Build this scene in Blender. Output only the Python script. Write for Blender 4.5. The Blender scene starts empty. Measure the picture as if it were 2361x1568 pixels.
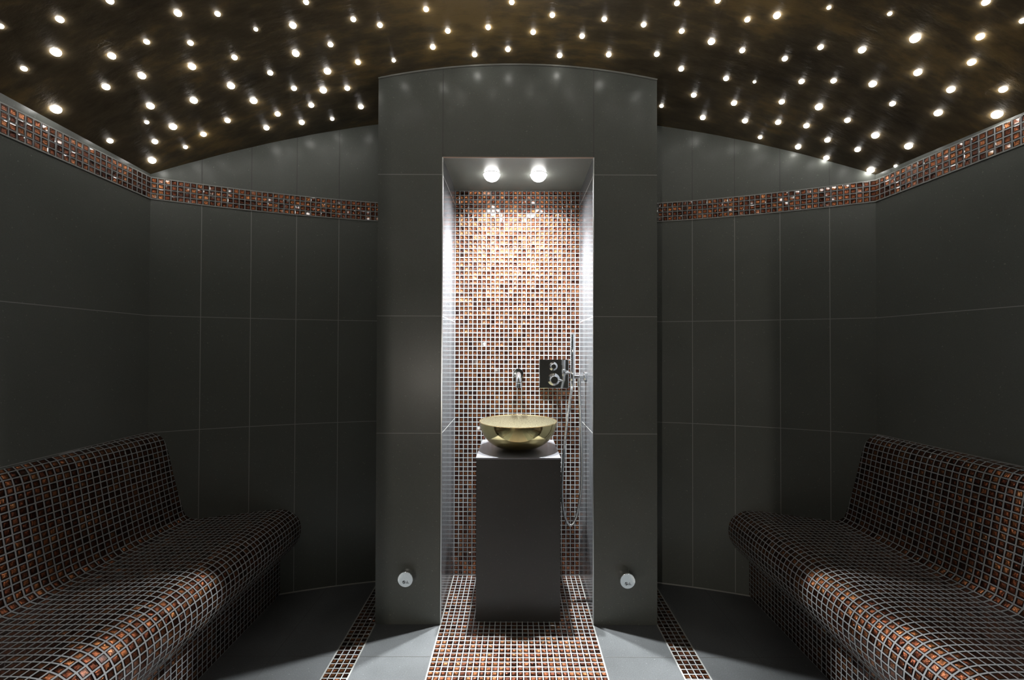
import bpy, math, random
from mathutils import Vector, Matrix
random.seed(7)
S = bpy.context.scene
COL = S.collection
pi = math.pi

# ---------------------------------------------------------------- camera, world, exposure
cam_d = bpy.data.cameras.new('camera')
cam_d.sensor_width = 36.0
cam_d.lens = 36.0 * 970.0 / 2361.0
cam_d.shift_x = -0.00319
cam_d.shift_y = 0.00459
cam_d.clip_start = 0.02
cam = bpy.data.objects.new('camera', cam_d)
COL.objects.link(cam)
cam.matrix_world = (Matrix.Translation((0, 0, 1.25)) @ Matrix.Rotation(math.radians(90.6), 4, 'X')
                    @ Matrix.Rotation(math.radians(0.17), 4, 'Z'))
S.camera = cam
wd = bpy.data.worlds.new('world'); S.world = wd; wd.use_nodes = True
wd.node_tree.nodes['Background'].inputs[0].default_value = (0, 0, 0, 1)
wd.node_tree.nodes['Background'].inputs[1].default_value = 0.0
S.view_settings.view_transform = 'Standard'
S.view_settings.look = 'None'
S.view_settings.gamma = 1.0
S.view_settings.use_curve_mapping = False
S.view_settings.exposure = 0.0
S.cycles.use_denoising = True
S.cycles.use_light_tree = True
S.cycles.max_bounces = 6
S.cycles.diffuse_bounces = 3
S.cycles.glossy_bounces = 3
S.cycles.use_adaptive_sampling = True
S.cycles.adaptive_threshold = 0.06
S.cycles.adaptive_min_samples = 16
S.cycles.sample_clamp_indirect = 4.0
S.cycles.sample_clamp_direct = 60.0
S.cycles.blur_glossy = 0.5
S.cycles.caustics_reflective = True

STAR_GAIN = 27.0         # emission of the ceiling star lights
STAR_SCALE = 1.0
BEAM_W, SPILL_W = 330.0, 40.0   # niche downlights: core beam and wide spill, watts each
HALL_W = 64.0             # lamp in the corridor outside the door

def spot(name, loc, watts, rad, size, blend, color):
    d = bpy.data.lights.new(name, 'SPOT'); d.energy = watts; d.shadow_soft_size = rad
    d.spot_size = math.radians(size); d.spot_blend = blend; d.color = color
    o = bpy.data.objects.new(name, d); o.location = loc; COL.objects.link(o)
    return o
for _x in (-0.121, 0.115):
    spot('niche_downlight_beam', (_x, 2.113, 2.082), BEAM_W, 0.017, 100, 1.0, (0.94, 0.98, 1.0))
    spot('niche_downlight_spill', (_x, 2.113, 2.085), SPILL_W, 0.017, 160, 0.8, (0.98, 0.99, 1.0))
_h = bpy.data.lights.new('corridor_lamp_light', 'POINT'); _h.energy = HALL_W; _h.shadow_soft_size = 0.015
_h.color = (1.0, 0.92, 0.82)
_ho = bpy.data.objects.new('corridor_lamp_light', _h); _ho.location = (-1.19, -2.5, 0.85); COL.objects.link(_ho)

# ---------------------------------------------------------------- material helpers
def new_mat(name):
    m = bpy.data.materials.new(name); m.use_nodes = True
    nt = m.node_tree; nt.nodes.clear()
    out = nt.nodes.new('ShaderNodeOutputMaterial')
    b = nt.nodes.new('ShaderNodeBsdfPrincipled')
    nt.links.new(b.outputs[0], out.inputs[0])
    return m, nt, b
def N(nt, t, **kw):
    n = nt.nodes.new(t)
    for k, v in kw.items(): setattr(n, k, v)
    return n
def math_n(nt, op, a, b=None, c=None, clamp=False):
    n = nt.nodes.new('ShaderNodeMath'); n.operation = op; n.use_clamp = clamp
    for i, v in enumerate((a, b, c)):
        if v is None: continue
        if isinstance(v, (int, float)): n.inputs[i].default_value = v
        else: nt.links.new(v, n.inputs[i])
    return n.outputs[0]
def ramp(nt, fac, stops, interp='LINEAR'):
    r = nt.nodes.new('ShaderNodeValToRGB'); r.color_ramp.interpolation = interp
    e = r.color_ramp.elements
    while len(e) < len(stops): e.new(0.5)
    for el, (p, c) in zip(e, stops): el.position = p; el.color = (*c, 1)
    nt.links.new(fac, r.inputs[0]); return r.outputs[0]
def noise(nt, vec, scale, detail=4.0, rough=0.55):
    n = nt.nodes.new('ShaderNodeTexNoise'); n.inputs['Scale'].default_value = scale
    n.inputs['Detail'].default_value = detail; n.inputs['Roughness'].default_value = rough
    nt.links.new(vec, n.inputs['Vector']); return n.outputs[0]
def bump(nt, h, dist, strength=1.0, normal=None):
    n = nt.nodes.new('ShaderNodeBump'); n.inputs['Distance'].default_value = dist
    n.inputs['Strength'].default_value = strength
    nt.links.new(h, n.inputs['Height'])
    if normal is not None: nt.links.new(normal, n.inputs['Normal'])
    return n.outputs[0]
def coords(nt, kind='Object'):
    return nt.nodes.new('ShaderNodeTexCoord').outputs[kind]
def mapping(nt, vec, sc):
    n = nt.nodes.new('ShaderNodeMapping'); n.inputs['Scale'].default_value = sc
    nt.links.new(vec, n.inputs['Vector']); return n.outputs[0]
def plain(name, col, rough=0.4, metal=0.0, coat=0.0):
    m, nt, b = new_mat(name)
    b.inputs['Base Color'].default_value = (*col, 1); b.inputs['Roughness'].default_value = rough
    b.inputs['Metallic'].default_value = metal; b.inputs['Coat Weight'].default_value = coat
    return m

def stone(name, c0, c1, r0, r1, spec=0.5, grain=1.0):
    m, nt, b = new_mat(name); v = coords(nt)
    big = noise(nt, v, 2.2, 5); fine = noise(nt, v, 260, 2)
    mixf = math_n(nt, 'ADD', math_n(nt, 'MULTIPLY', big, 0.6), math_n(nt, 'MULTIPLY', fine, 0.4))
    fleck = math_n(nt, 'GREATER_THAN', noise(nt, v, 130, 1, 0.4), 0.745)
    fm = N(nt, 'ShaderNodeMix', data_type='RGBA'); nt.links.new(math_n(nt, 'MULTIPLY', fleck, 0.28), fm.inputs[0])
    nt.links.new(ramp(nt, mixf, [(0.35, c0), (0.65, c1)]), fm.inputs[6])
    fm.inputs[7].default_value = (c1[0] * 3, c1[1] * 3, c1[2] * 2.8, 1)
    nt.links.new(fm.outputs[2], b.inputs['Base Color'])
    nt.links.new(ramp(nt, big, [(0.3, (r0,)*3), (0.7, (r1,)*3)]), b.inputs['Roughness'])
    b.inputs['Specular IOR Level'].default_value = spec
    nt.links.new(bump(nt, fine, 0.00014 * grain, 0.5), b.inputs['Normal'])
    return m

M_STONE = stone('dark_grey_wall_tile', (0.116, 0.123, 0.110), (0.144, 0.152, 0.137), 0.28, 0.31, 0.26)
M_POLISH = stone('polished_dark_tile', (0.065, 0.068, 0.072), (0.080, 0.084, 0.090), 0.13, 0.17, grain=0.08)
M_FLOOR = stone('dark_grey_floor_tile', (0.060, 0.063, 0.064), (0.132, 0.138, 0.141), 0.46, 0.58)
M_GROUT = plain('light_grey_joint', (0.34, 0.34, 0.32), 0.8)
M_DGROUT = plain('dark_joint', (0.09, 0.09, 0.085), 0.8)
M_BLACK = stone('satin_black_stone', (0.040, 0.040, 0.038), (0.052, 0.052, 0.050), 0.30, 0.40, grain=0.6)
M_CHROME = plain('polished_chrome', (0.86, 0.87, 0.88), 0.06, 1.0)
M_SATIN = plain('satin_steel', (0.72, 0.74, 0.74), 0.28, 1.0)
M_MIRROR = plain('mirror_steel', (0.80, 0.82, 0.82), 0.10, 1.0)
M_PLATE = plain('brushed_steel_plate', (0.26, 0.26, 0.28), 0.28, 0.55)
M_WHITE = plain('white_enamel', (0.8, 0.8, 0.8), 0.35)
M_MARK = plain('black_engraved_mark', (0.01, 0.01, 0.01), 0.6)
M_TAN = plain('tan_edge_bead', (0.45, 0.33, 0.27), 0.5)
M_BEAD = plain('grey_edge_bead', (0.22, 0.22, 0.20), 0.5)
M_RUBBER = plain('black_gasket', (0.015, 0.015, 0.015), 0.6)

def emis(name, col, s):
    m = bpy.data.materials.new(name); m.use_nodes = True; nt = m.node_tree; nt.nodes.clear()
    o = nt.nodes.new('ShaderNodeOutputMaterial'); e = nt.nodes.new('ShaderNodeEmission')
    e.inputs[0].default_value = (*col, 1); e.inputs[1].default_value = s
    nt.links.new(e.outputs[0], o.inputs[0]); return m
M_STAR = emis('star_light_glow', (1.0, 0.98, 0.93), STAR_GAIN)
M_LENS = emis('downlight_lens_glow', (1.0, 0.98, 0.95), 30.0)

def ceiling_mat():
    m, nt, b = new_mat('brown_lacquered_stucco'); v = coords(nt)
    big = noise(nt, mapping(nt, v, (1.0, 1.6, 1.0)), 1.7, 6, 0.6)
    mid = noise(nt, mapping(nt, v, (3, 9, 3)), 3.0, 6, 0.65)
    f = math_n(nt, 'ADD', math_n(nt, 'MULTIPLY', big, 0.65), math_n(nt, 'MULTIPLY', mid, 0.35))
    nt.links.new(ramp(nt, f, [(0.36, (0.060, 0.045, 0.026)), (0.5, (0.135, 0.102, 0.058)), (0.62, (0.30, 0.205, 0.085))]), b.inputs['Base Color'])
    vor = N(nt, 'ShaderNodeTexVoronoi', feature='DISTANCE_TO_EDGE'); vor.inputs['Scale'].default_value = 2.1
    w = N(nt, 'ShaderNodeVectorMath', operation='ADD'); nt.links.new(v, w.inputs[0])
    nz = N(nt, 'ShaderNodeTexNoise'); nz.inputs['Scale'].default_value = 3.5; nz.inputs['Detail'].default_value = 4
    nt.links.new(v, nz.inputs['Vector'])
    sc = N(nt, 'ShaderNodeVectorMath', operation='SCALE'); sc.inputs['Scale'].default_value = 0.35
    nt.links.new(nz.outputs['Color'], sc.inputs[0]); nt.links.new(sc.outputs[0], w.inputs[1])
    nt.links.new(w.outputs[0], vor.inputs['Vector'])
    crack = math_n(nt, 'MULTIPLY', math_n(nt, 'LESS_THAN', vor.outputs['Distance'], 0.004), math_n(nt, 'GREATER_THAN', big, 0.5))
    h = math_n(nt, 'SUBTRACT', math_n(nt, 'MULTIPLY', mid, 1.0), math_n(nt, 'MULTIPLY', crack, 0.6))
    nt.links.new(bump(nt, h, 0.0045, 0.5), b.inputs['Normal'])
    b.inputs['Roughness'].default_value = 0.34
    b.inputs['Specular IOR Level'].default_value = 0.45
    return m
M_CEIL = ceiling_mat()

def mosaic_mat():
    """glass mosaic on copper foil: UV counts tiles, one unit to a tile"""
    m, nt, b = new_mat('copper_glass_mosaic'); uv = coords(nt, 'UV')
    fl = N(nt, 'ShaderNodeVectorMath', operation='FLOOR'); nt.links.new(uv, fl.inputs[0])
    fr = N(nt, 'ShaderNodeVectorMath', operation='FRACTION'); nt.links.new(uv, fr.inputs[0])
    wn = N(nt, 'ShaderNodeTexWhiteNoise', noise_dimensions='3D'); nt.links.new(fl.outputs[0], wn.inputs['Vector'])
    sep = N(nt, 'ShaderNodeSeparateXYZ'); nt.links.new(fr.outputs[0], sep.inputs[0])
    ax = math_n(nt, 'ABSOLUTE', math_n(nt, 'SUBTRACT', sep.outputs[0], 0.5))
    ay = math_n(nt, 'ABSOLUTE', math_n(nt, 'SUBTRACT', sep.outputs[1], 0.5))
    mx = N(nt, 'ShaderNodeMath', operation='SMOOTH_MAX'); mx.inputs[2].default_value = 0.07
    nt.links.new(ax, mx.inputs[0]); nt.links.new(ay, mx.inputs[1]); d = mx.outputs[0]
    tile = math_n(nt, 'LESS_THAN', d, 0.415)
    # foil colour: each tile its own shade, finely combed in both directions
    off = N(nt, 'ShaderNodeVectorMath', operation='MULTIPLY_ADD')
    off.inputs[1].default_value = (17.3, 11.9, 5.1)
    nt.links.new(wn.outputs['Color'], off.inputs[0]); nt.links.new(uv, off.inputs[2])
    s1 = noise(nt, mapping(nt, off.outputs[0], (1.2, 9.0, 1)), 1.6, 3)
    s2 = noise(nt, mapping(nt, off.outputs[0], (9.0, 1.2, 1)), 1.6, 3)
    st = math_n(nt, 'MULTIPLY', math_n(nt, 'ADD', s1, s2), 0.5)
    tone = math_n(nt, 'ADD', math_n(nt, 'MULTIPLY_ADD', wn.outputs['Value'], 0.55, 0.16), math_n(nt, 'MULTIPLY', math_n(nt, 'SUBTRACT', st, 0.5), 1.6))
    col = ramp(nt, tone, [(0.0, (0.03, 0.012, 0.009)), (0.25, (0.13, 0.042, 0.024)), (0.5, (0.33, 0.108, 0.050)), (0.8, (0.62, 0.26, 0.105)), (1.0, (0.95, 0.60, 0.30))])
    # the foil stops short of the dark glass rim
    rim = ramp(nt, d, [(0.22, (1, 1, 1)), (0.34, (0.06, 0.045, 0.045))])
    mul = N(nt, 'ShaderNodeMix', data_type='RGBA', blend_type='MULTIPLY'); mul.inputs[0].default_value = 1.0
    nt.links.new(col, mul.inputs[6]); nt.links.new(rim, mul.inputs[7])
    gm = N(nt, 'ShaderNodeMix', data_type='RGBA'); nt.links.new(tile, gm.inputs[0])
    gm.inputs[6].default_value = (0.30, 0.305, 0.305, 1); nt.links.new(mul.outputs[2], gm.inputs[7])
    nt.links.new(gm.outputs[2], b.inputs['Base Color'])
    nt.links.new(math_n(nt, 'MULTIPLY', tile, 0.96), b.inputs['Metallic'])
    nt.links.new(math_n(nt, 'MULTIPLY_ADD', tile, -0.65, 0.82), b.inputs['Roughness'])
    # every tile sits slightly askew
    geo = N(nt, 'ShaderNodeNewGeometry')
    til = N(nt, 'ShaderNodeVectorMath', operation='MULTIPLY_ADD')
    til.inputs[1].default_value = (0.22, 0.22, 0.22); til.inputs[2].default_value = (-0.11, -0.11, -0.11)
    nt.links.new(wn.outputs['Color'], til.inputs[0])
    tm = N(nt, 'ShaderNodeVectorMath', operation='SCALE'); nt.links.new(til.outputs[0], tm.inputs[0]); nt.links.new(tile, tm.inputs['Scale'])
    ad = N(nt, 'ShaderNodeVectorMath', operation='ADD'); nt.links.new(geo.outputs['Normal'], ad.inputs[0]); nt.links.new(tm.outputs[0], ad.inputs[1])
    nn = N(nt, 'ShaderNodeVectorMath', operation='NORMALIZE'); nt.links.new(ad.outputs[0], nn.inputs[0])
    bowl = ramp(nt, d, [(0.12, (0, 0, 0)), (0.40, (1, 1, 1))])
    hb = math_n(nt, 'MULTIPLY', tile, math_n(nt, 'ADD', math_n(nt, 'MULTIPLY', bowl, 0.5), math_n(nt, 'MULTIPLY', st, 0.7)))
    nt.links.new(bump(nt, hb, 0.004, 0.8, nn.outputs[0]), b.inputs['Normal'])
    dome = ramp(nt, d, [(0.33, (1, 1, 1)), (0.44, (0, 0, 0))])
    nt.links.new(bump(nt, dome, 0.0015, 0.8, nn.outputs[0]), b.inputs['Coat Normal'])
    nt.links.new(math_n(nt, 'MULTIPLY', tile, 0.8), b.inputs['Coat Weight'])
    b.inputs['Coat Roughness'].default_value = 0.04
    return m
M_MOS = mosaic_mat()

def gold(name, rough, flaky):
    m, nt, b = new_mat(name); v = coords(nt)
    b.inputs['Metallic'].default_value = 1.0
    if flaky:
        n = noise(nt, v, 170, 4, 0.8)
        nt.links.new(ramp(nt, n, [(0.42, (0.03, 0.026, 0.012)), (0.50, (0.17, 0.15, 0.07)), (0.58, (0.42, 0.40, 0.30))]), b.inputs['Base Color'])
        nt.links.new(bump(nt, n, 0.003, 0.8), b.inputs['Normal'])
    else:
        n = noise(nt, v, 9, 4)
        nt.links.new(ramp(nt, n, [(0.35, (0.60, 0.50, 0.22)), (0.65, (0.74, 0.63, 0.32))]), b.inputs['Base Color'])
    b.inputs['Roughness'].default_value = rough
    return m
M_GOLD = gold('polished_gold', 0.10, False)
M_GOLDIN = gold('gold_leaf_flakes', 0.34, True)
M_RIM = plain('bright_gold_rim', (0.95, 0.70, 0.36), 0.25, 1.0)

# ---------------------------------------------------------------- mesh helpers
class MB:
    def __init__(s): s.v = []; s.f = []; s.m = []; s.uv = []; s.sm = []
    def quad(s, pts, mat=0, uvs=None, smooth=False):
        i = len(s.v); s.v += [tuple(p) for p in pts]
        s.f.append(tuple(range(i, i + len(pts)))); s.m.append(mat); s.sm.append(smooth)
        s.uv.append(uvs or [(0, 0)] * len(pts))
    def box(s, x0, x1, y0, y1, z0, z1, mat=0, b=0.0):
        import bmesh
        bm = bmesh.new(); bmesh.ops.create_cube(bm, size=1)
        for v in bm.verts:
            v.co = Vector(((x0 + x1) / 2 + v.co.x * (x1 - x0), (y0 + y1) / 2 + v.co.y * (y1 - y0), (z0 + z1) / 2 + v.co.z * (z1 - z0)))
        if b: bmesh.ops.bevel(bm, geom=bm.edges[:], offset=b, segments=2, affect='EDGES', profile=0.5)
        for f in bm.faces: s.quad([v.co.copy() for v in f.verts], mat)
        bm.free()
    def lathe(s, prof, mat=0, n=48, M=None, smooth=True):
        """prof: (r, z) list; M places it"""
        M = M or Matrix.Identity(4); i0 = len(s.v)
        for r, z in prof:
            for k in range(n):
                a = 2 * pi * k / n
                s.v.append(tuple(M @ Vector((r * math.cos(a), r * math.sin(a), z))))
        for j in range(len(prof) - 1):
            for k in range(n):
                a, b_ = i0 + j * n + k, i0 + j * n + (k + 1) % n
                s.f.append((a, b_, b_ + n, a + n)); s.m.append(mat[j] if isinstance(mat, list) else mat); s.sm.append(smooth); s.uv.append([(0, 0)] * 4)
        for j, fl in ((0, True), (len(prof) - 1, False)):
            if prof[j][0] > 1e-6:
                ring = [i0 + j * n + k for k in range(n)]
                if fl: ring.reverse()
                s.f.append(tuple(ring)); s.m.append((mat[0] if fl else mat[-1]) if isinstance(mat, list) else mat); s.sm.append(False); s.uv.append([(0, 0)] * n)
    def tube(s, pts, r, mat=0, n=14, caps=True):
        pts = [Vector(p) for p in pts]; i0 = len(s.v); up = None
        for j, p in enumerate(pts):
            t = (pts[min(j + 1, len(pts) - 1)] - pts[max(j - 1, 0)]).normalized()
            if up is None: up = t.orthogonal().normalized()
            up = (up - t * up.dot(t)).normalized(); w = t.cross(up)
            rr = r[j] if isinstance(r, (list, tuple)) else r
            for k in range(n):
                a = 2 * pi * k / n; s.v.append(tuple(p + rr * (math.cos(a) * up + math.sin(a) * w)))
        for j in range(len(pts) - 1):
            for k in range(n):
                a, b_ = i0 + j * n + k, i0 + j * n + (k + 1) % n
                s.f.append((a, b_, b_ + n, a + n)); s.m.append(mat); s.sm.append(True); s.uv.append([(0, 0)] * 4)
        if caps:
            for j, fl in ((0, True), (len(pts) - 1, False)):
                ring = [i0 + j * n + k for k in range(n)]
                if fl: ring.reverse()
                s.f.append(tuple(ring)); s.m.append(mat); s.sm.append(False); s.uv.append([(0, 0)] * n)
    def build(s, name, mats, parent=None, org=None):
        me = bpy.data.meshes.new(name)
        o_ = Vector(org) if org is not None else Vector((0, 0, 0))
        me.from_pydata([tuple(Vector(v) - o_) for v in s.v], [], s.f)
        for mt in (mats if isinstance(mats, (list, tuple)) else [mats]): me.materials.append(mt)
        me.polygons.foreach_set('material_index', s.m)
        me.polygons.foreach_set('use_smooth', s.sm)
        ul = me.uv_layers.new(name='UVMap')
        flat = []
        for u in s.uv:
            for q in u: flat += [q[0], q[1]]
        ul.data.foreach_set('uv', flat)
        me.update()
        me.set_sharp_from_angle(angle=math.radians(38))
        o = bpy.data.objects.new(name, me); COL.objects.link(o)
        o.location = o_
        if parent is not None:
            base = Vector((0, 0, 0)); p = parent
            while p is not None: base += p.location; p = p.parent
            o.parent = parent; o.location = o_ - base
        return o

def tag(o, label=None, cat=None, group=None, kind=None):
    if label: o['label'] = label
    if cat: o['category'] = cat
    if group: o['group'] = group
    if kind: o['kind'] = kind
    return o
def thing(name, label, cat, loc, group=None):
    o = bpy.data.objects.new(name, None); COL.objects.link(o); o.location = loc
    return tag(o, label, cat, group)
def struct(o): o['kind'] = 'structure'; return o

# ---------------------------------------------------------------- room measures (metres)
PITCH = 0.0247
RC, ZT = 3.08, 2.56                    # barrel vault radius and crown height
WYC, WR = -1.352, 3.70                 # curved back wall
def vz(x): return ZT - RC + math.sqrt(RC * RC - x * x)
def wy(x): return WYC + math.sqrt(WR * WR - x * x)
YF = -1.0                              # front wall behind the camera
def lx(y): return -1.690 + 0.045 * (1.94 - y)
def rx(y): return 1.673 + 0.050 * (1.948 - y)
PL, PR, PY = -0.632, 0.648, 1.9215     # pillar
NL, NR, NB, NT = -0.335, 0.357, 2.335, 2.13

def slabs(mb, P, ucuts, vcuts, top=None, j=0.003, flip=False, ms=0, mj=1):
    """P(u, v) -> point; stone fields between the cuts, joints on the cuts"""
    us = [ucuts[0]]; um = []
    for k in range(1, len(ucuts)):
        last = k == len(ucuts) - 1
        us.append(ucuts[k] - (0 if last else j / 2)); um.append(0)
        if not last: us.append(ucuts[k] + j / 2); um.append(1)
    vs = [vcuts[0]]; vm = []
    for k in range(1, len(vcuts)):
        last = k == len(vcuts) - 1
        vs.append(vcuts[k] - (0 if last else j / 2)); vm.append(0)
        if not last: vs.append(vcuts[k] + j / 2); vm.append(1)
    for a in range(len(us) - 1):
        for b in range(len(vs) - 1):
            u0, u1, v0, v1 = us[a], us[a + 1], vs[b], vs[b + 1]
            q = [P(u0, v0), P(u1, v0), P(u1, v1), P(u0, v1)]
            if flip: q.reverse()
            mb.quad(q, mj if (um[a] or vm[b]) else ms)

# ---------------------------------------------------------------- floor
mb = MB()
STL, STR = (-0.731, -0.632), (0.648, 0.747)        # mosaic strips beside the pillar
def floor_patch(x0, x1, y0, y1): mb.quad([(x0, y0, 0), (x1, y0, 0), (x1, y1, 0), (x0, y1, 0)], 0)
XE = [-2.1, STL[0], STL[1], NL, NR, STR[0], STR[1], 2.1]
for k in (0, 2, 4, 6):
    floor_patch(XE[k], XE[k + 1], YF - 2.2, 2.45)
# joints between floor slabs
for x0, x1 in ((XE[0], XE[1]), (XE[2], XE[3]), (XE[4], XE[5]), (XE[6], XE[7])):
    for yy in (1.72, 1.12, 0.52):
        mb.quad([(x0, yy, 0.0006), (x1, yy, 0.0006), (x1, yy + .0025, 0.0006), (x0, yy + .0025, 0.0006)], 1)
for xx in (-0.98, 0.99):
    mb.quad([(xx, YF, 0.0006), (xx + .0025, YF, 0.0006), (xx + .0025, 2.3, 0.0006), (xx, 2.3, 0.0006)], 1)
floor = struct(mb.build('floor', [M_FLOOR, M_DGROUT]))

def floor_mosaic(x0, x1, y0, y1, nx, seed, name):
    m_ = MB(); ny = (y1 - y0) / PITCH
    m_.quad([(x0, y0, 0), (x1, y0, 0), (x1, y1, 0), (x0, y1, 0)], 0,
            [(seed, seed - ny), (seed + nx, seed - ny), (seed + nx, seed), (seed, seed)])
    for xe in (x0, x1):
        m_.quad([(xe - .003, y0, .001), (xe + .003, y0, .001), (xe + .003, y1, .001), (xe - .003, y1, .001)], 1)
    return struct(m_.build(name, [M_MOS, M_GROUT]))
floor_mosaic(NL, NR, YF, NB, 28, 100, 'trim_1')
floor_mosaic(STL[0], STL[1], YF, 2.30, 4, 300, 'trim_2')
floor_mosaic(STR[0], STR[1], YF, 2.30, 4, 400, 'trim_3')

# ---------------------------------------------------------------- walls
BZ0, BZ1 = 1.941, 1.941 + 4 * PITCH            # mosaic band
JZ = [0.0, 0.860, 1.40]
# back wall seams by arc angle, 0.20 m panels mirrored about the middle
SEAM = [1.690, 1.515, 1.325, 1.133, 0.938, 0.745]
seamx = [-s for s in SEAM] + [-0.55, -0.35, 0.0, 0.35, 0.55] + list(reversed(SEAM))
seamx[0] = lx(1.94) - 0.01; seamx[-1] = rx(1.94) + 0.01
mb = MB()
def wall_seg(xa, xb, first, last):
    A, B = Vector((xa, wy(xa), 0)), Vector((xb, wy(xb), 0)); L = (B - A).length
    def P(u, v): p = A.lerp(B, u / L); return (p.x, p.y, v)
    j = 0.003
    vc = [0.0, 0.860, 1.40, BZ0]
    for a, b, mjoint in ((0, j / 2, 1), (j / 2, L - j / 2, 0), (L - j / 2, L, 1)):
        zz = [0.0, 0.860 - j/2, 0.860 + j/2, 1.40 - j/2, 1.40 + j/2, BZ0]
        for i in range(5):
            mb.quad([P(a, zz[i]), P(b, zz[i]), P(b, zz[i+1]), P(a, zz[i+1])], 1 if (mjoint or i in (1, 3)) else 0)
        n = 6 if mjoint == 0 else 1
        for i in range(n):
            u0, u1 = a + (b - a) * i / n, a + (b - a) * (i + 1) / n
            x0_, x1_ = P(u0, 0)[0], P(u1, 0)[0]
            mb.quad([P(u0, BZ1), P(u1, BZ1), P(u1, vz(x1_) + .03), P(u0, vz(x0_) + .03)], 2 if mjoint else 0)
for k in [k for k in range(len(seamx) - 1) if abs(seamx[k] + seamx[k + 1]) > 1.05]: wall_seg(seamx[k], seamx[k + 1], k == 0, k == len(seamx) - 2)
wall_back = struct(mb.build('wall_back', [M_STONE, M_GROUT, M_DGROUT]))
# pale bead where the wall meets the floor
mb = MB()
for xa, xb in ((seamx[0], -0.64), (0.655, seamx[-1])):
    xs = [xa + (xb - xa) * i / 30 for i in range(31)]
    mb.tube([(x, wy(x) - 0.004, 0.002) for x in xs], 0.004, 0, 8)
struct(mb.build('baseboard_back', M_GROUT))

def band(name, pts, seed, flip=False):
    """pts: list of xy along the wall, face towards the room"""
    m_ = MB(); u = seed; P0 = [Vector((p[0], p[1], 0)) for p in pts]
    for a, b in zip(P0[:-1], P0[1:]):
        L = (b - a).length / PITCH; cx = (a + b) / 2
        nrm = Vector((-(b - a).y, (b - a).x, 0)).normalized() * (1 if flip else -1) * 0.004
        q = [a + nrm + Vector((0, 0, BZ0)), b + nrm + Vector((0, 0, BZ0)), b + nrm + Vector((0, 0, BZ1)), a + nrm + Vector((0, 0, BZ1))]
        m_.quad(q if not flip else q, 0, [(u, 50), (u + L, 50), (u + L, 54), (u, 54)])
        for zz in (BZ0, BZ1):
            w = 0.0025
            m_.quad([a + nrm * 1.05 + Vector((0, 0, zz - w)), b + nrm * 1.05 + Vector((0, 0, zz - w)), b + nrm * 1.05 + Vector((0, 0, zz + w)), a + nrm * 1.05 + Vector((0, 0, zz + w))], 1)
        u += L
    return struct(m_.build(name, [M_MOS, M_GROUT]))
nb = 40
xl = [seamx[0] + .012 + (PL - seamx[0] - .012) * i / nb for i in range(nb + 1)]
band('trim_4', [(x, wy(x) - 0.0005) for x in xl], 500)
xr = [PR + (seamx[-1] - .012 - PR) * i / nb for i in range(nb + 1)]
band('trim_5', [(x, wy(x) - 0.0005) for x in xr], 600)

def side_wall(fx, name, band_name, seed, sgn):
    m_ = MB()
    ycut = [YF, -0.27, 0.34, 0.95, 1.56, 2.0] if sgn < 0 else [YF, -0.30, 0.32, 0.93, 1.54, 2.0]
    ycut = [YF, 2.0]
    def P(u, v): return (fx(u), u, v)
    slabs(m_, P, ycut, [0, 0.862, 1.40, BZ0], flip=sgn > 0)
    ze = vz(fx(1.9)) + 0.05
    m_.quad([P(YF, BZ1), P(2.0, BZ1), P(2.0, ze), P(YF, ze)], 0)
    struct(m_.build(name, [M_STONE, M_GROUT]))
    y0, y1 = YF, wy(fx(1.94))
    pts = [(fx(y0), y0), (fx(y1), y1)] if sgn < 0 else [(fx(y1), y1), (fx(y0), y0)]
    band(band_name, pts, seed)
side_wall(lx, 'wall_left', 'trim_6', 700, -1)
side_wall(rx, 'wall_right', 'trim_7', 800, 1)

# front wall with the doorway behind the camera, and the corridor beyond it
mb = MB()
DX0, DX1, DZ = -1.00, -0.385, 2.05
for x0, x1, z0, z1 in ((-2.1, DX0, 0, 2.7), (DX1, 2.1, 0, 2.7), (DX0, DX1, DZ, 2.7)):
    mb.box(x0, x1, YF - 0.12, YF, z0, z1, 0)
struct(mb.build('wall_front', [M_STONE]))
mb = MB()
mb.box(-2.1, 2.1, YF - 2.3, YF - 2.2, 0, 2.7, 0)
mb.box(-2.2, -2.1, YF - 2.2, YF - 0.12, 0, 2.7, 0)
mb.box(2.1, 2.2, YF - 2.2, YF - 0.12, 0, 2.7, 0)
mb.box(-2.2, 2.2, YF - 2.3, YF - 0.0, 2.7, 2.75, 0)
struct(mb.build('wall_corridor', [M_STONE]))

# ---------------------------------------------------------------- ceiling
mb = MB(); nx, n_y = 64, 24
for i in range(nx):
    x0, x1 = -2.0 + 4.0 * i / nx, -2.0 + 4.0 * (i + 1) / nx
    for k in range(n_y):
        y0, y1 = YF - .02 + (2.5 - YF) * k / n_y, YF - .02 + (2.5 - YF) * (k + 1) / n_y
        mb.quad([(x0, y0, vz(x0)), (x0, y1, vz(x0)), (x1, y1, vz(x1)), (x1, y0, vz(x1))], 0, None, True)
struct(mb.build('ceiling', M_CEIL))

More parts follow.
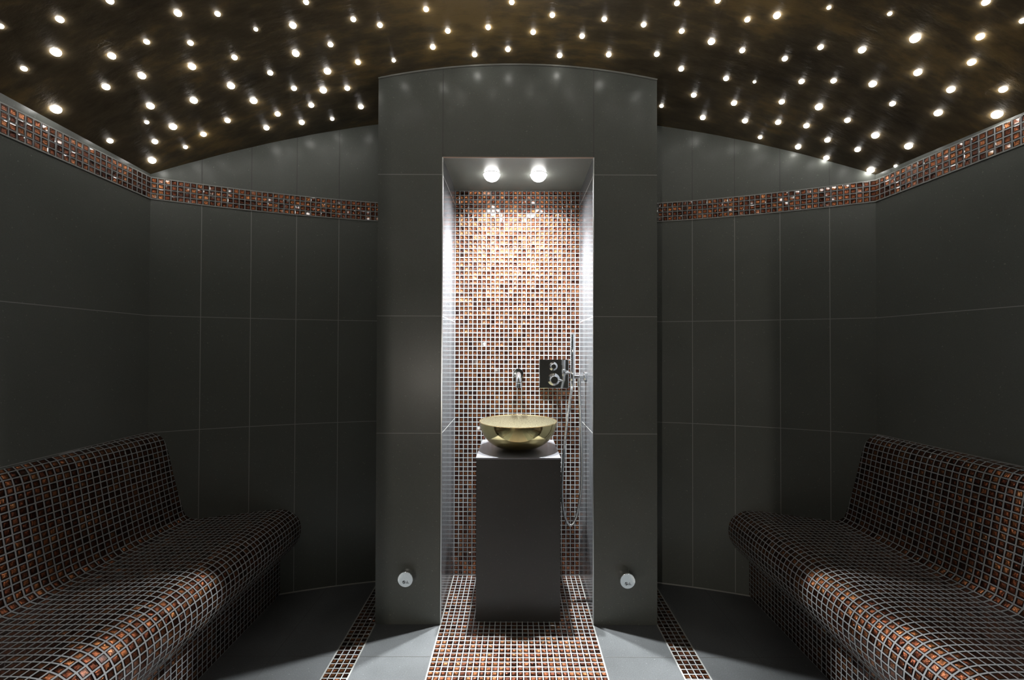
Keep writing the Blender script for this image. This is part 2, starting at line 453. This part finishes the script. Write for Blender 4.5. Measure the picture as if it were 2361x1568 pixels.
# ---------------------------------------------------------------- pillar with the niche
pillar = thing('tiled_pillar', 'dark grey tiled pillar with a lit niche and curved top against the back wall', 'pillar', (0.008, PY, 0))
PZ = [0.0, 0.865, 1.40, 2.05]
def pier(x0, x1, inner):
    m_ = MB(); j = 0.003
    def top(x): return vz(x) + 0.004
    # front face with joints, top following the vault
    n = 4
    zz = [0.0]
    for z in PZ[1:]: zz += [z - j/2, z + j/2]
    for i in range(len(zz) - 1):
        m_.quad([(x0, PY, zz[i]), (x1, PY, zz[i]), (x1, PY, zz[i+1]), (x0, PY, zz[i+1])], 1 if i % 2 else 0)
    for k in range(n):
        a, b = x0 + (x1 - x0) * k / n, x0 + (x1 - x0) * (k + 1) / n
        m_.quad([(a, PY, zz[-1]), (b, PY, zz[-1]), (b, PY, top(b)), (a, PY, top(a))], 0)
    xo = x1 if inner == x0 else x0
    yb_o, yb_i = wy(xo) + .01, NB + 0.01
    for xx, yb, mt, hi in ((xo, yb_o, 0, None), (inner, yb_i, 2, NT + .01)):
        z2 = zz + [hi if hi else top(xx)]
        for i in range(len(z2) - 1):
            q = [(xx, PY, z2[i]), (xx, yb, z2[i]), (xx, yb, z2[i+1]), (xx, PY, z2[i+1])]
            if xx == x0: q.reverse()
            m_.quad(q, 1 if i % 2 else mt)
    m_.quad([(x0, yb_o if xo == x0 else yb_i, 0), (x1, yb_i if xo == x0 else yb_o, 0), (x1, yb_i if xo == x0 else yb_o, 2.4), (x0, yb_o if xo == x0 else yb_i, 2.4)], 0)
    m_.quad([(x0, PY, top(x0)), (x1, PY, top(x1)), (x1, wy(x1), top(x1)), (x0, wy(x0), top(x0))], 0)
    p = m_.build('pier', [M_STONE, M_GROUT, M_POLISH], pillar)
    # pale bead along the niche edge, from floor to lintel
    e = MB(); ex = inner; e.box(ex - .0025, ex + .0025, PY - .0025, PY + .0025, 0, NT, 0, 0.001)
    e.build('corner_bead', M_SATIN, p)
    return p
pier(PL, NL, NL); pier(NR, PR, NR)
m_ = MB(); n = 10
for k in range(n):
    a, b = NL + (NR - NL) * k / n, NL + (NR - NL) * (k + 1) / n
    m_.quad([(a, PY, NT), (b, PY, NT), (b, PY, vz(b) + .004), (a, PY, vz(a) + .004)], 0)
for x in (NL, NR):
    m_.quad([(x - .0015, PY - .0006, NT), (x + .0015, PY - .0006, NT), (x + .0015, PY - .0006, vz(x)), (x - .0015, PY - .0006, vz(x))], 1)
m_.quad([(NL, PY, NT), (NL, NB, NT), (NR, NB, NT), (NR, PY, NT)], 0)
m_.quad([(NL, NB + .01, NT), (NL, NB + .01, 2.5), (NR, NB + .01, 2.5), (NR, NB + .01, NT)], 0)
lintel = m_.build('lintel', [M_STONE, M_DGROUT], pillar)
m_ = MB(); m_.box(NL, NR, PY - .0035, PY + .002, NT - .004, NT + .001, 0, .0012)
tag(m_.build('edge_bead', M_TAN, lintel), 'thin tan bead along the niche top edge')
m_ = MB(); nz = NT / PITCH
m_.quad([(NL, NB, 0), (NR, NB, 0), (NR, NB, NT), (NL, NB, NT)], 0, [(20, 90 - nz), (48, 90 - nz), (48, 90), (20, 90)])
tag(m_.build('mosaic_panel', M_MOS, pillar), 'copper glass mosaic covering the niche back')
m_ = MB()
m_.tube([(PL + (PR - PL) * i / 24, PY - .003, vz(PL + (PR - PL) * i / 24) - .002) for i in range(25)], .0045, 0, 8)
m_.build('top_bead', M_BEAD, pillar)

# ---------------------------------------------------------------- tiled benches
def smooth_profile(ctrl, pitch):
    """Catmull-Rom through ctrl, resampled every pitch"""
    P = [Vector((a, b, 0)) for a, b in ctrl]; D = []
    for i in range(len(P) - 1):
        p0, p1, p2, p3 = P[max(i-1, 0)], P[i], P[i+1], P[min(i+2, len(P)-1)]
        for k in range(24):
            t = k / 24
            D.append(0.5 * ((2*p1) + (p2-p0)*t + (2*p0-5*p1+4*p2-p3)*t*t + (-p0+3*p1-3*p2+p3)*t**3))
    D.append(P[-1]); L = [0]
    for a, b in zip(D[:-1], D[1:]): L.append(L[-1] + (b - a).length)
    n = max(1, round(L[-1] / pitch)); out = []; j = 0
    for k in range(n + 1):
        s = L[-1] * k / n
        while j < len(L) - 2 and L[j+1] < s: j += 1
        t = (s - L[j]) / max(1e-9, L[j+1] - L[j]); q = D[j].lerp(D[j+1], min(1, t)); out.append((q.x, q.y))
    return out
# profile: (distance out from the room's middle, height)
BACK = [(1.672, 0.856), (1.655, 0.848), (1.640, 0.830), (1.629, 0.800), (1.618, 0.745), (1.598, 0.630), (1.576, 0.520), (1.562, 0.462), (1.543, 0.440)]
SEAT = [(1.543, 0.440), (1.518, 0.434), (1.42, 0.432), (1.33, 0.433), (1.25, 0.434), (1.19, 0.430), (1.150, 0.415), (1.120, 0.386), (1.104, 0.345), (1.104, 0.295), (1.120, 0.250), (1.150, 0.213), (1.192, 0.186)]
BASE = [(1.192, 0.186), (1.192, 0.0)]
def bench(sgn, label, seed):
    root = thing('tiled_bench', label, 'bench', (sgn * 1.4, 0.6, 0), 'heated tiled benches along the side walls')
    y0 = YF + 0.002
    u0 = seed
    for pname, prof in (('backrest', BACK), ('seat', SEAT), ('plinth', BASE)):
        pr = smooth_profile(prof, PITCH) if pname != 'plinth' else [(1.192, 0.186 * (1 - i / 8)) for i in range(9)]
        m_ = MB()
        rows = int((wy(1.1) - y0) / PITCH) + 1
        wallf = lx if sgn < 0 else rx
        for i in range(len(pr) - 1):
            (xa, za), (xb, zb) = pr[i], pr[i+1]
            ea, eb = wy(xa) - .0005, wy(xb) - .0005
            for k in range(rows):
                ya, yb = y0 + k * PITCH, y0 + (k + 1) * PITCH
                A0, A1 = min(ya, ea), min(yb, ea); B0, B1 = min(ya, eb), min(yb, eb)
                if A1 - A0 < 1e-6 and B1 - B0 < 1e-6: continue
                q = [(sgn * xa, A0, za), (sgn * xa, A1, za), (sgn * xb, B1, zb), (sgn * xb, B0, zb)]
                uv = [(u0 + i, 900 + (A0 - y0) / PITCH), (u0 + i, 900 + (A1 - y0) / PITCH), (u0 + i + 1, 900 + (B1 - y0) / PITCH), (u0 + i + 1, 900 + (B0 - y0) / PITCH)]
                # keep a cell's corners inside its own tile
                uv = [(min(max(a, u0 + i + 1e-4), u0 + i + 1 - 1e-4), min(max(b_, 900 + k + 1e-4), 900 + k + 1 - 1e-4)) for a, b_ in uv]
                q = [(sgn * min(abs(p[0]), abs(wallf(p[1])) - .001), p[1], p[2]) for p in q]
                if sgn > 0: q.reverse(); uv.reverse()
                m_.quad(q, 0, uv)
        if pname == 'backrest':      # capping strip from the rolled top back to the wall
            xa, za = pr[0]
            for k in range(rows):
                ya, yb = y0 + k * PITCH, min(y0 + (k + 1) * PITCH, wy(1.66))
                if yb <= ya: continue
                q = [(wallf(ya), ya, za + .004), (wallf(yb), yb, za + .004), (sgn * xa, yb, za), (sgn * xa, ya, za)]
                w = abs(wallf(ya) - sgn * xa) / PITCH
                if (abs(wallf(ya)) < xa): continue
                uv = [(u0 - w, 900 + k), (u0 - w, 901 + k - 1e-4), (u0 - 1e-4, 901 + k - 1e-4), (u0 - 1e-4, 900 + k)]
                if sgn > 0: q.reverse(); uv.reverse()
                m_.quad(q, 0, uv)
        u0 += len(pr) - 1
        m_.build(pname, M_MOS, root)
    return root
bench(-1, 'copper mosaic bench with rolled backrest along the left wall', 1000)
bench(1, 'copper mosaic bench with rolled backrest along the right wall', 1300)

# ---------------------------------------------------------------- pedestal and basin
ped = thing('basin_pedestal', 'tall black square pedestal standing in the niche under the gold bowl', 'pedestal', (0.016, 2.134, 0))
m_ = MB(); m_.box(-0.178, 0.210, 1.943, 2.325, 0.0, 0.742, 0, 0.0015)
m_.build('pedestal_body', M_BLACK, ped)
m_ = MB(); m_.box(-0.180, 0.212, 1.941, 2.327, 0.742, 0.751, 0, 0.0025)
tag(m_.build('top_plate', M_PLATE, ped), 'brushed steel top plate')

def T(x, y, z): return Matrix.Translation((x, y, z))
BX, BY, BZ = 0.016, 2.130, 0.751
bowl = thing('wash_bowl', 'round polished gold wash bowl resting on the black pedestal', 'basin', (BX, BY, BZ))
R_, H_ = 0.196, 0.138
outer = [(0.0, 0.001), (0.055, 0.001), (0.060, 0.004)]
for k in range(1, 15):
    a = k / 14; ang = 0.12 + (pi / 2 - 0.14) * a
    outer.append((0.058 + (R_ - 0.058) * math.sin(ang * 0.98) ** 0.95, 0.005 + (H_ - 0.006) * (1 - math.cos(ang)) / (1 - math.cos(pi / 2 - .02))))
outer[-1] = (R_, H_ - 0.002)
m_ = MB(); m_.lathe(outer[1:], 0, 96, T(BX, BY, BZ)); m_.build('bowl_shell', M_GOLD, bowl)
inner = [(R_ - .004, H_ - .001)] + [(max(0.0, r - .006), z + .004) for r, z in reversed(outer[4:-1])] + [(0.045, 0.010), (0.020, 0.009)]
m_ = MB(); m_.lathe(list(reversed(inner)), 0, 96, T(BX, BY, BZ))
for i, f in enumerate(m_.f): m_.f[i] = tuple(reversed(f))
tag(m_.build('bowl_lining', M_GOLDIN, bowl), 'speckled gold leaf inside of the bowl')
m_ = MB(); m_.lathe([(R_ - .0045, H_ - .002), (R_ - .003, H_ + .0005), (R_ - .001, H_ + .0005), (R_ + .0004, H_ - .002)], 0, 96, T(BX, BY, BZ))
m_.build('rim', M_RIM, bowl)
m_ = MB(); m_.lathe([(0.0, .0185), (0.017, .0185), (0.021, .016), (0.021, .009)][::-1], 0, 32, T(BX, BY, BZ))
m_.build('drain', M_CHROME, bowl)

# ---------------------------------------------------------------- wall spout
RY = Matrix.Rotation(pi / 2, 4, 'X')          # local z -> -y (out of the back wall)
tap = thing('wall_spout', 'chrome wall spout on a round plate above the gold bowl', 'tap', (0.018, NB, 1.115))
m_ = MB(); m_.lathe([(0.0, 0.0), (0.029, 0.0), (0.029, 0.004), (0.027, 0.007), (0.016, 0.009)][1:], 0, 40, T(0.018, NB - .001, 1.115) @ RY)
m_.build('wall_plate', M_CHROME, tap)
m_ = MB(); m_.tube([(0.018, NB - .006, 1.115), (0.018, NB - .05, 1.115), (0.018, NB - .10, 1.113), (0.018, NB - .125, 1.106), (0.018, NB - .140, 1.092), (0.018, NB - .145, 1.075)], [.0135] * 6, 0, 20)
m_.build('spout', M_CHROME, tap)
m_ = MB(); m_.lathe([(0.0155, -0.022), (0.0155, 0.0), (0.012, 0.003)], 0, 24, T(0.018, NB - .145, 1.072))
m_.lathe([(0.010, -0.024), (0.010, -0.0222)], 1, 20, T(0.018, NB - .145, 1.072))
m_.build('aerator', [M_CHROME, M_RUBBER], tap)

# ---------------------------------------------------------------- shower mixer
mix = thing('shower_mixer', 'square chrome shower mixer plate with two knobs on the niche mosaic', 'shower mixer', (0.212, NB, 1.113))
m_ = MB(); m_.box(0.133, 0.296, NB - .014, NB - .002, 1.033, 1.194, 0, 0.003); m_.build('face_plate', M_CHROME, mix)
k1 = MB(); k1.lathe([(0.024, 0), (0.024, .006), (0.017, .009), (0.016, .030), (0.013, .034), (0.0001, .035)], 0, 36, T(0.209, NB - .014, 1.156) @ RY)
k1.build('diverter_knob', M_CHROME, mix)
k2 = MB(); k2.lathe([(0.034, 0), (0.034, .006), (0.024, .010), (0.023, .040), (0.019, .045), (0.0001, .046)], 0, 40, T(0.212, NB - .014, 1.084) @ RY)
kn = k2.build('temperature_knob', M_CHROME, mix)
lv = MB(); lv.tube([(0.222, NB - .045, 1.084), (0.258, NB - .050, 1.078)], [.006, .004], 0, 12); lv.build('lever', M_CHROME, kn)
m_ = MB()
m_.tube([(0.280, NB - .014, 1.121), (0.280, NB - .040, 1.121)], .008, 0, 16)
m_.tube([(0.272, NB - .036, 1.121), (0.298, NB - .036, 1.121)], .0065, 0, 16)
m_.build('outlet_elbow', M_CHROME, mix)

# ---------------------------------------------------------------- hand shower, bracket, hose
RX_ = Matrix.Rotation(-pi / 2, 4, 'Y')        # local z -> -x (out of the right niche wall)
br = thing('shower_bracket', 'chrome shower bracket on the right niche wall holding the hand shower', 'bracket', (NR, 2.13, 1.112))
m_ = MB(); m_.lathe([(0.027, 0.0), (0.027, .006), (0.024, .009), (0.012, .010)], 0, 36, T(NR - .0005, 2.13, 1.112) @ RX_); m_.build('wall_plate', M_CHROME, br)
m_ = MB(); m_.tube([(NR - .006, 2.13, 1.112), (0.286, 2.13, 1.112)], .011, 0, 20)
m_.build('arm', M_CHROME, br)
m_ = MB(); m_.lathe([(0.0085, -.024), (0.0105, -.022), (0.0125, -.006), (0.0125, .014), (0.0105, .016)], 0, 28, T(0.290, 2.13, 1.115)); m_.build('cradle', M_CHROME, br)
m_ = MB(); m_.tube([(0.323, 2.13, 1.106), (0.323, 2.13, 1.082)], .0075, 0, 16); m_.tube([(0.323, 2.13, 1.084), (0.323, 2.13, 1.064)], .0095, 0, 16); m_.build('hose_union', M_CHROME, br)
hs = thing('hand_shower', 'slim chrome stick hand shower standing upright in its bracket', 'hand shower', (0.290, 2.128, 1.12))
m_ = MB(); m_.lathe([(0.007, 0.0), (0.0098, .004), (0.0098, .195), (0.0085, .199), (0.0001, .2)], 0, 28, T(0.290, 2.128, 1.128)); m_.build('stick', M_CHROME, hs)
m_ = MB()
for k in range(14): m_.lathe([(0.0014, 0), (0.0014, .002), (.0004, .0024)], 0, 8, T(0.2805, 2.1235, 1.16 + .011 * k) @ Matrix.Rotation(math.radians(-62), 4, 'Z') @ Matrix.Rotation(-pi/2, 4, 'X').inverted())
m_.build('spray_nozzles', M_SATIN, hs)
m_ = MB(); m_.lathe([(0.0058, -.030), (0.0072, -.028), (0.0082, 0.0)], 0, 24, T(0.290, 2.128, 1.092)); m_.build('hose_cone', M_CHROME, hs)
HP = [(0.290, 1.064), (0.284, 1.04), (0.271, 0.966), (0.253, 0.823), (0.240, 0.671), (0.234, 0.561), (0.240, 0.465), (0.256, 0.400), (0.278, 0.375), (0.303, 0.409), (0.323, 0.496), (0.334, 0.605), (0.333, 0.78), (0.327, 0.955), (0.323, 1.066)]
def cr(P, n=10):
    P = [Vector(p) for p in P]; D = []
    for i in range(len(P) - 1):
        p0, p1, p2, p3 = P[max(i-1, 0)], P[i], P[i+1], P[min(i+2, len(P)-1)]
        for k in range(n):
            t = k / n; D.append(0.5 * ((2*p1) + (p2-p0)*t + (2*p0-5*p1+4*p2-p3)*t*t + (-p0+3*p1-3*p2+p3)*t**3))
    D.append(P[-1]); return D
hp = []
for i, (x, z) in enumerate(HP):
    hp.append((x, 2.128 - 0.03 * math.sin(pi * i / (len(HP) - 1)), z))
m_ = MB(); m_.tube(cr(hp, 12), .0062, 0, 14)
hose = m_.build('shower_hose', M_SATIN, None, hp[0])
tag(hose, 'thin silver shower hose hanging in a long loop beside the pedestal', 'hose')

# ---------------------------------------------------------------- steam outlets on the piers
def nozzle(x, z, label, tri_dx):
    root = thing('steam_outlet', label, 'steam outlet', (x, PY, z), 'round steam outlets low on the pillar')
    M = T(x, PY, z) @ RY
    m_ = MB(); m_.lathe([(0.0335, -.002), (0.0335, .028), (0.0345, .030), (0.0345, .038), (0.0335, .040)], 0, 56, M)
    m_.build('housing', M_CHROME, root)
    m_ = MB(); m_.lathe([(0.0335, .0395), (0.0325, .0412), (0.0001, .0412)], 0, 56, M)
    fc = m_.build('face', M_MIRROR, root)
    fy = PY - .0418
    m_ = MB(); cx, cz, r1, r0 = x - .006, z - .011, .0068, .0050
    n = 28
    for k in range(n):
        a, b = 2*pi*k/n, 2*pi*(k+1)/n
        m_.quad([(cx + r0*math.cos(a), fy, cz + r0*math.sin(a)), (cx + r1*math.cos(a), fy, cz + r1*math.sin(a)), (cx + r1*math.cos(b), fy, cz + r1*math.sin(b)), (cx + r0*math.cos(b), fy, cz + r0*math.sin(b))])
    w = .0008
    m_.quad([(cx - .0045 - w, fy, cz + .0045 - w), (cx + .0045 - w, fy, cz - .0045 - w), (cx + .0045 + w, fy, cz - .0045 + w), (cx - .0045 + w, fy, cz + .0045 + w)])
    m_.quad([(cx - .0012, fy, cz - .0032), (cx + .0012, fy, cz - .0032), (cx + .0012, fy, cz + .0030), (cx - .0012, fy, cz + .0030)])
    m_.build('no_touch_symbol', M_MARK, fc)
    m_ = MB(); tx, tz = x + .0085, z - .0165
    T3 = [(tx - .0065, tz), (tx + .0065, tz), (tx, tz + .012)]
    for i in range(3):
        a, b = Vector((T3[i][0], 0, T3[i][1])), Vector((T3[(i+1) % 3][0], 0, T3[(i+1) % 3][1]))
        d = (b - a).normalized(); nn_ = Vector((-d.z, 0, d.x)) * .0008
        m_.quad([(a.x, fy, a.z), (b.x, fy, b.z), (b.x + nn_.x, fy, b.z + nn_.z), (a.x + nn_.x, fy, a.z + nn_.z)])
    for q in (-.0022, 0, .0022):
        m_.quad([(tx + q - .0004, fy, tz + .0018), (tx + q + .0004, fy, tz + .0018), (tx + q + .0004, fy, tz + .0058), (tx + q - .0004, fy, tz + .0058)])
    m_.quad([(tx + .0072, fy, tz), (tx + .0095, fy, tz), (tx + .0095, fy, tz + .0008), (tx + .0072, fy, tz + .0008)])
    m_.build('hot_surface_symbol', M_MARK, fc)
    return root
nozzle(-0.486, 0.224, 'round chrome steam outlet low on the pillar, left of the niche', 0)
nozzle(0.503, 0.220, 'round chrome steam outlet low on the pillar, right of the niche', 0)

# ---------------------------------------------------------------- niche downlights
for x, lab in ((-0.121, 'bright round downlight in the niche ceiling, left of the pair'), (0.115, 'bright round downlight in the niche ceiling, right of the pair')):
    root = thing('niche_downlight', lab, 'downlight', (x, 2.113, NT), 'downlights in the niche ceiling')
    M = T(x, 2.113, NT) @ Matrix.Rotation(pi, 4, 'X')
    m_ = MB(); m_.lathe([(0.0445, -.001), (0.0445, .0012), (0.0435, .002), (0.040, .002), (0.0392, .001)], 0, 48, M); m_.build('trim_ring', M_WHITE, root)
    m_ = MB(); m_.lathe([(0.0395, .002), (0.039, .008), (0.035, .017), (0.027, .026), (0.015, .032), (0.0001, .034)], 0, 40, M); m_.build('lens', M_LENS, root)

# ---------------------------------------------------------------- star lights in the vault
STARS = [
    ('over the left bench by the photo edge', [(-1.628, 1.48, 0.0153), (-1.561, 1.325, 0.0079), (-1.463, 1.327, 0.0137), (-1.487, 1.203, 0.0072), (-1.372, 1.254, 0.0097)]),
    ('over the left bench near the corner', [(-1.64, 1.691, 0.0101), (-1.502, 1.702, 0.0075), (-1.47, 1.498, 0.0116), (-1.363, 1.522, 0.0118), (-1.369, 1.414, 0.0109), (-1.257, 1.42, 0.0085), (-1.232, 1.264, 0.0098)]),
    ('over the leftmost back wall panel', [(-1.632, 1.879, 0.0145), (-1.506, 1.908, 0.0085), (-1.554, 1.802, 0.0108), (-1.459, 1.78, 0.0138), (-1.439, 1.646, 0.0127), (-1.318, 1.71, 0.0132), (-1.218, 1.57, 0.0121), (-1.157, 1.483, 0.0089), (-1.113, 1.372, 0.0106)]),
    ('over the second back wall panel from left', [(-1.412, 1.891, 0.0113), (-1.296, 1.88, 0.0112), (-1.171, 1.717, 0.0133), (-1.079, 1.6, 0.0096), (-1.016, 1.419, 0.0085)]),
    ('over the third back wall panel from left', [(-1.204, 2.019, 0.0121), (-1.118, 1.962, 0.0117), (-1.151, 1.834, 0.0142), (-0.981, 1.846, 0.011), (-1.015, 1.725, 0.0103), (-0.947, 1.518, 0.0067), (-0.827, 1.545, 0.0119)]),
    ('over the fourth back wall panel from left', [(-1.062, 2.074, 0.0124), (-0.932, 2.122, 0.0094), (-0.97, 1.981, 0.0118), (-0.881, 1.91, 0.0148), (-0.816, 1.807, 0.014), (-0.882, 1.671, 0.0129), (-0.744, 1.673, 0.01), (-0.74, 1.468, 0.0088)]),
    ('over the wall panel touching the pillar, left', [(-0.776, 2.092, 0.0125), (-0.783, 1.939, 0.0116), (-0.681, 1.799, 0.0108), (-0.617, 1.58, 0.0094)]),
    ('over the left pier of the pillar', [(-0.536, 1.829, 0.0081), (-0.356, 1.783, 0.0107), (-0.532, 1.629, 0.0097), (-0.343, 1.585, 0.0095)]),
    ('over the left half of the niche', [(-0.184, 1.85, 0.0111), (-0.036, 1.824, 0.0109), (-0.279, 1.702, 0.0102), (-0.114, 1.696, 0.0101), (-0.017, 1.574, 0.0094)]),
    ('over the right half of the niche', [(0.193, 1.853, 0.0111), (0.273, 1.729, 0.0103), (0.07, 1.723, 0.0103), (0.141, 1.631, 0.0098)]),
    ('over the right pier of the pillar', [(0.403, 1.818, 0.0109), (0.498, 1.63, 0.0097), (0.344, 1.63, 0.0097)]),
    ('over the wall panel touching the pillar, right', [(0.73, 2.097, 0.0093), (0.72, 1.822, 0.0109), (0.596, 1.769, 0.0106), (0.645, 1.626, 0.0097), (0.582, 1.51, 0.009)]),
    ('over the fourth back wall panel from right', [(0.937, 2.097, 0.0125), (0.834, 1.961, 0.0117), (0.908, 1.806, 0.0108), (0.768, 1.642, 0.0127), (0.708, 1.466, 0.0088)]),
    ('over the third back wall panel from right', [(1.217, 2.085, 0.0092), (1.219, 1.945, 0.0116), (1.105, 2.018, 0.0121), (1.008, 1.933, 0.0116), (1.013, 1.775, 0.0059), (0.89, 1.643, 0.0098), (0.836, 1.509, 0.009), (0.913, 1.461, 0.0113)]),
    ('over the second back wall panel from right', [(1.493, 2.013, 0.012), (1.372, 2.035, 0.0122), (1.315, 1.894, 0.0113), (1.283, 1.771, 0.0137), (1.16, 1.825, 0.0109), (1.154, 1.689, 0.0101), (1.041, 1.618, 0.0097), (1.109, 1.521, 0.0091)]),
    ('over the rightmost back wall panel', [(1.644, 1.94, 0.015), (1.534, 1.879, 0.0112), (1.425, 1.914, 0.0114), (1.52, 1.769, 0.0137), (1.402, 1.769, 0.0106), (1.342, 1.572, 0.0122), (1.238, 1.629, 0.0097), (1.219, 1.471, 0.0114), (1.033, 1.378, 0.0061)]),
    ('over the right bench near the corner', [(1.677, 1.849, 0.0061), (1.626, 1.733, 0.0134), (1.567, 1.552, 0.012), (1.448, 1.608, 0.0096), (1.517, 1.458, 0.0113), (1.404, 1.46, 0.0113), (1.304, 1.364, 0.0141), (1.189, 1.328, 0.0059)]),
    ('over the right bench by the photo edge', [(1.668, 1.45, 0.0149), (1.603, 1.375, 0.0106), (1.475, 1.352, 0.0105), (1.422, 1.279, 0.0099), (1.452, 1.196, 0.0072), (1.347, 1.196, 0.0092)]),
]
ORD = ['lowest', 'second lowest', 'third lowest', 'fourth lowest', 'fifth lowest', 'sixth lowest', 'seventh lowest', 'eighth lowest', 'ninth lowest']
m_ = MB(); m_.lathe([(1.0, -0.15), (1.0, 0.15), (0.80, 0.62), (0.001, 1.0)], 0, 12)
star_mesh = None
def put_star(x, y, r):
    global star_mesh
    if star_mesh is None:
        o = m_.build('star_light', M_STAR); star_mesh = o.data
    else:
        o = bpy.data.objects.new('star_light', star_mesh); COL.objects.link(o)
    nrm = Vector((-x, 0, -(vz(x) - (ZT - RC)))).normalized()      # towards the vault's axis
    o.rotation_euler = nrm.to_track_quat('Z', 'Y').to_euler()
    o.location = (x, y, vz(x)); rr = r * STAR_SCALE
    o.scale = (rr, rr, rr * 0.8)
    return o
for zone, lst in STARS:
    for i, (x, y, r) in enumerate(lst):
        rank = ORD[i] if i < len(lst) - 1 else 'topmost'
        o = put_star(x, y, r)
        size = 'tiny ' if r / y < 0.0036 else 'big ' if r / y > 0.0095 else ''
        tag(o, '%swhite star light %s, %s' % (size, zone, rank), 'ceiling light', 'star lights in the dark vaulted ceiling')

# the same star field carries on over the camera to the front wall
taken = [(x, y) for _, l in STARS for x, y, _r in l]; tries = 0
while tries < 4000:
    tries += 1
    x, y = random.uniform(-1.58, 1.58), random.uniform(YF + 0.12, 1.5)
    if y > 0.985 * 970 * (vz(x) - 1.25) / 835 or any((x - a) ** 2 + (y - b) ** 2 < 0.19 ** 2 for a, b in taken): continue
    taken.append((x, y))
    tag(put_star(x, y, 0.0105), 'white star light in the ceiling above and behind the camera', 'ceiling light', 'star lights in the ceiling behind the camera')
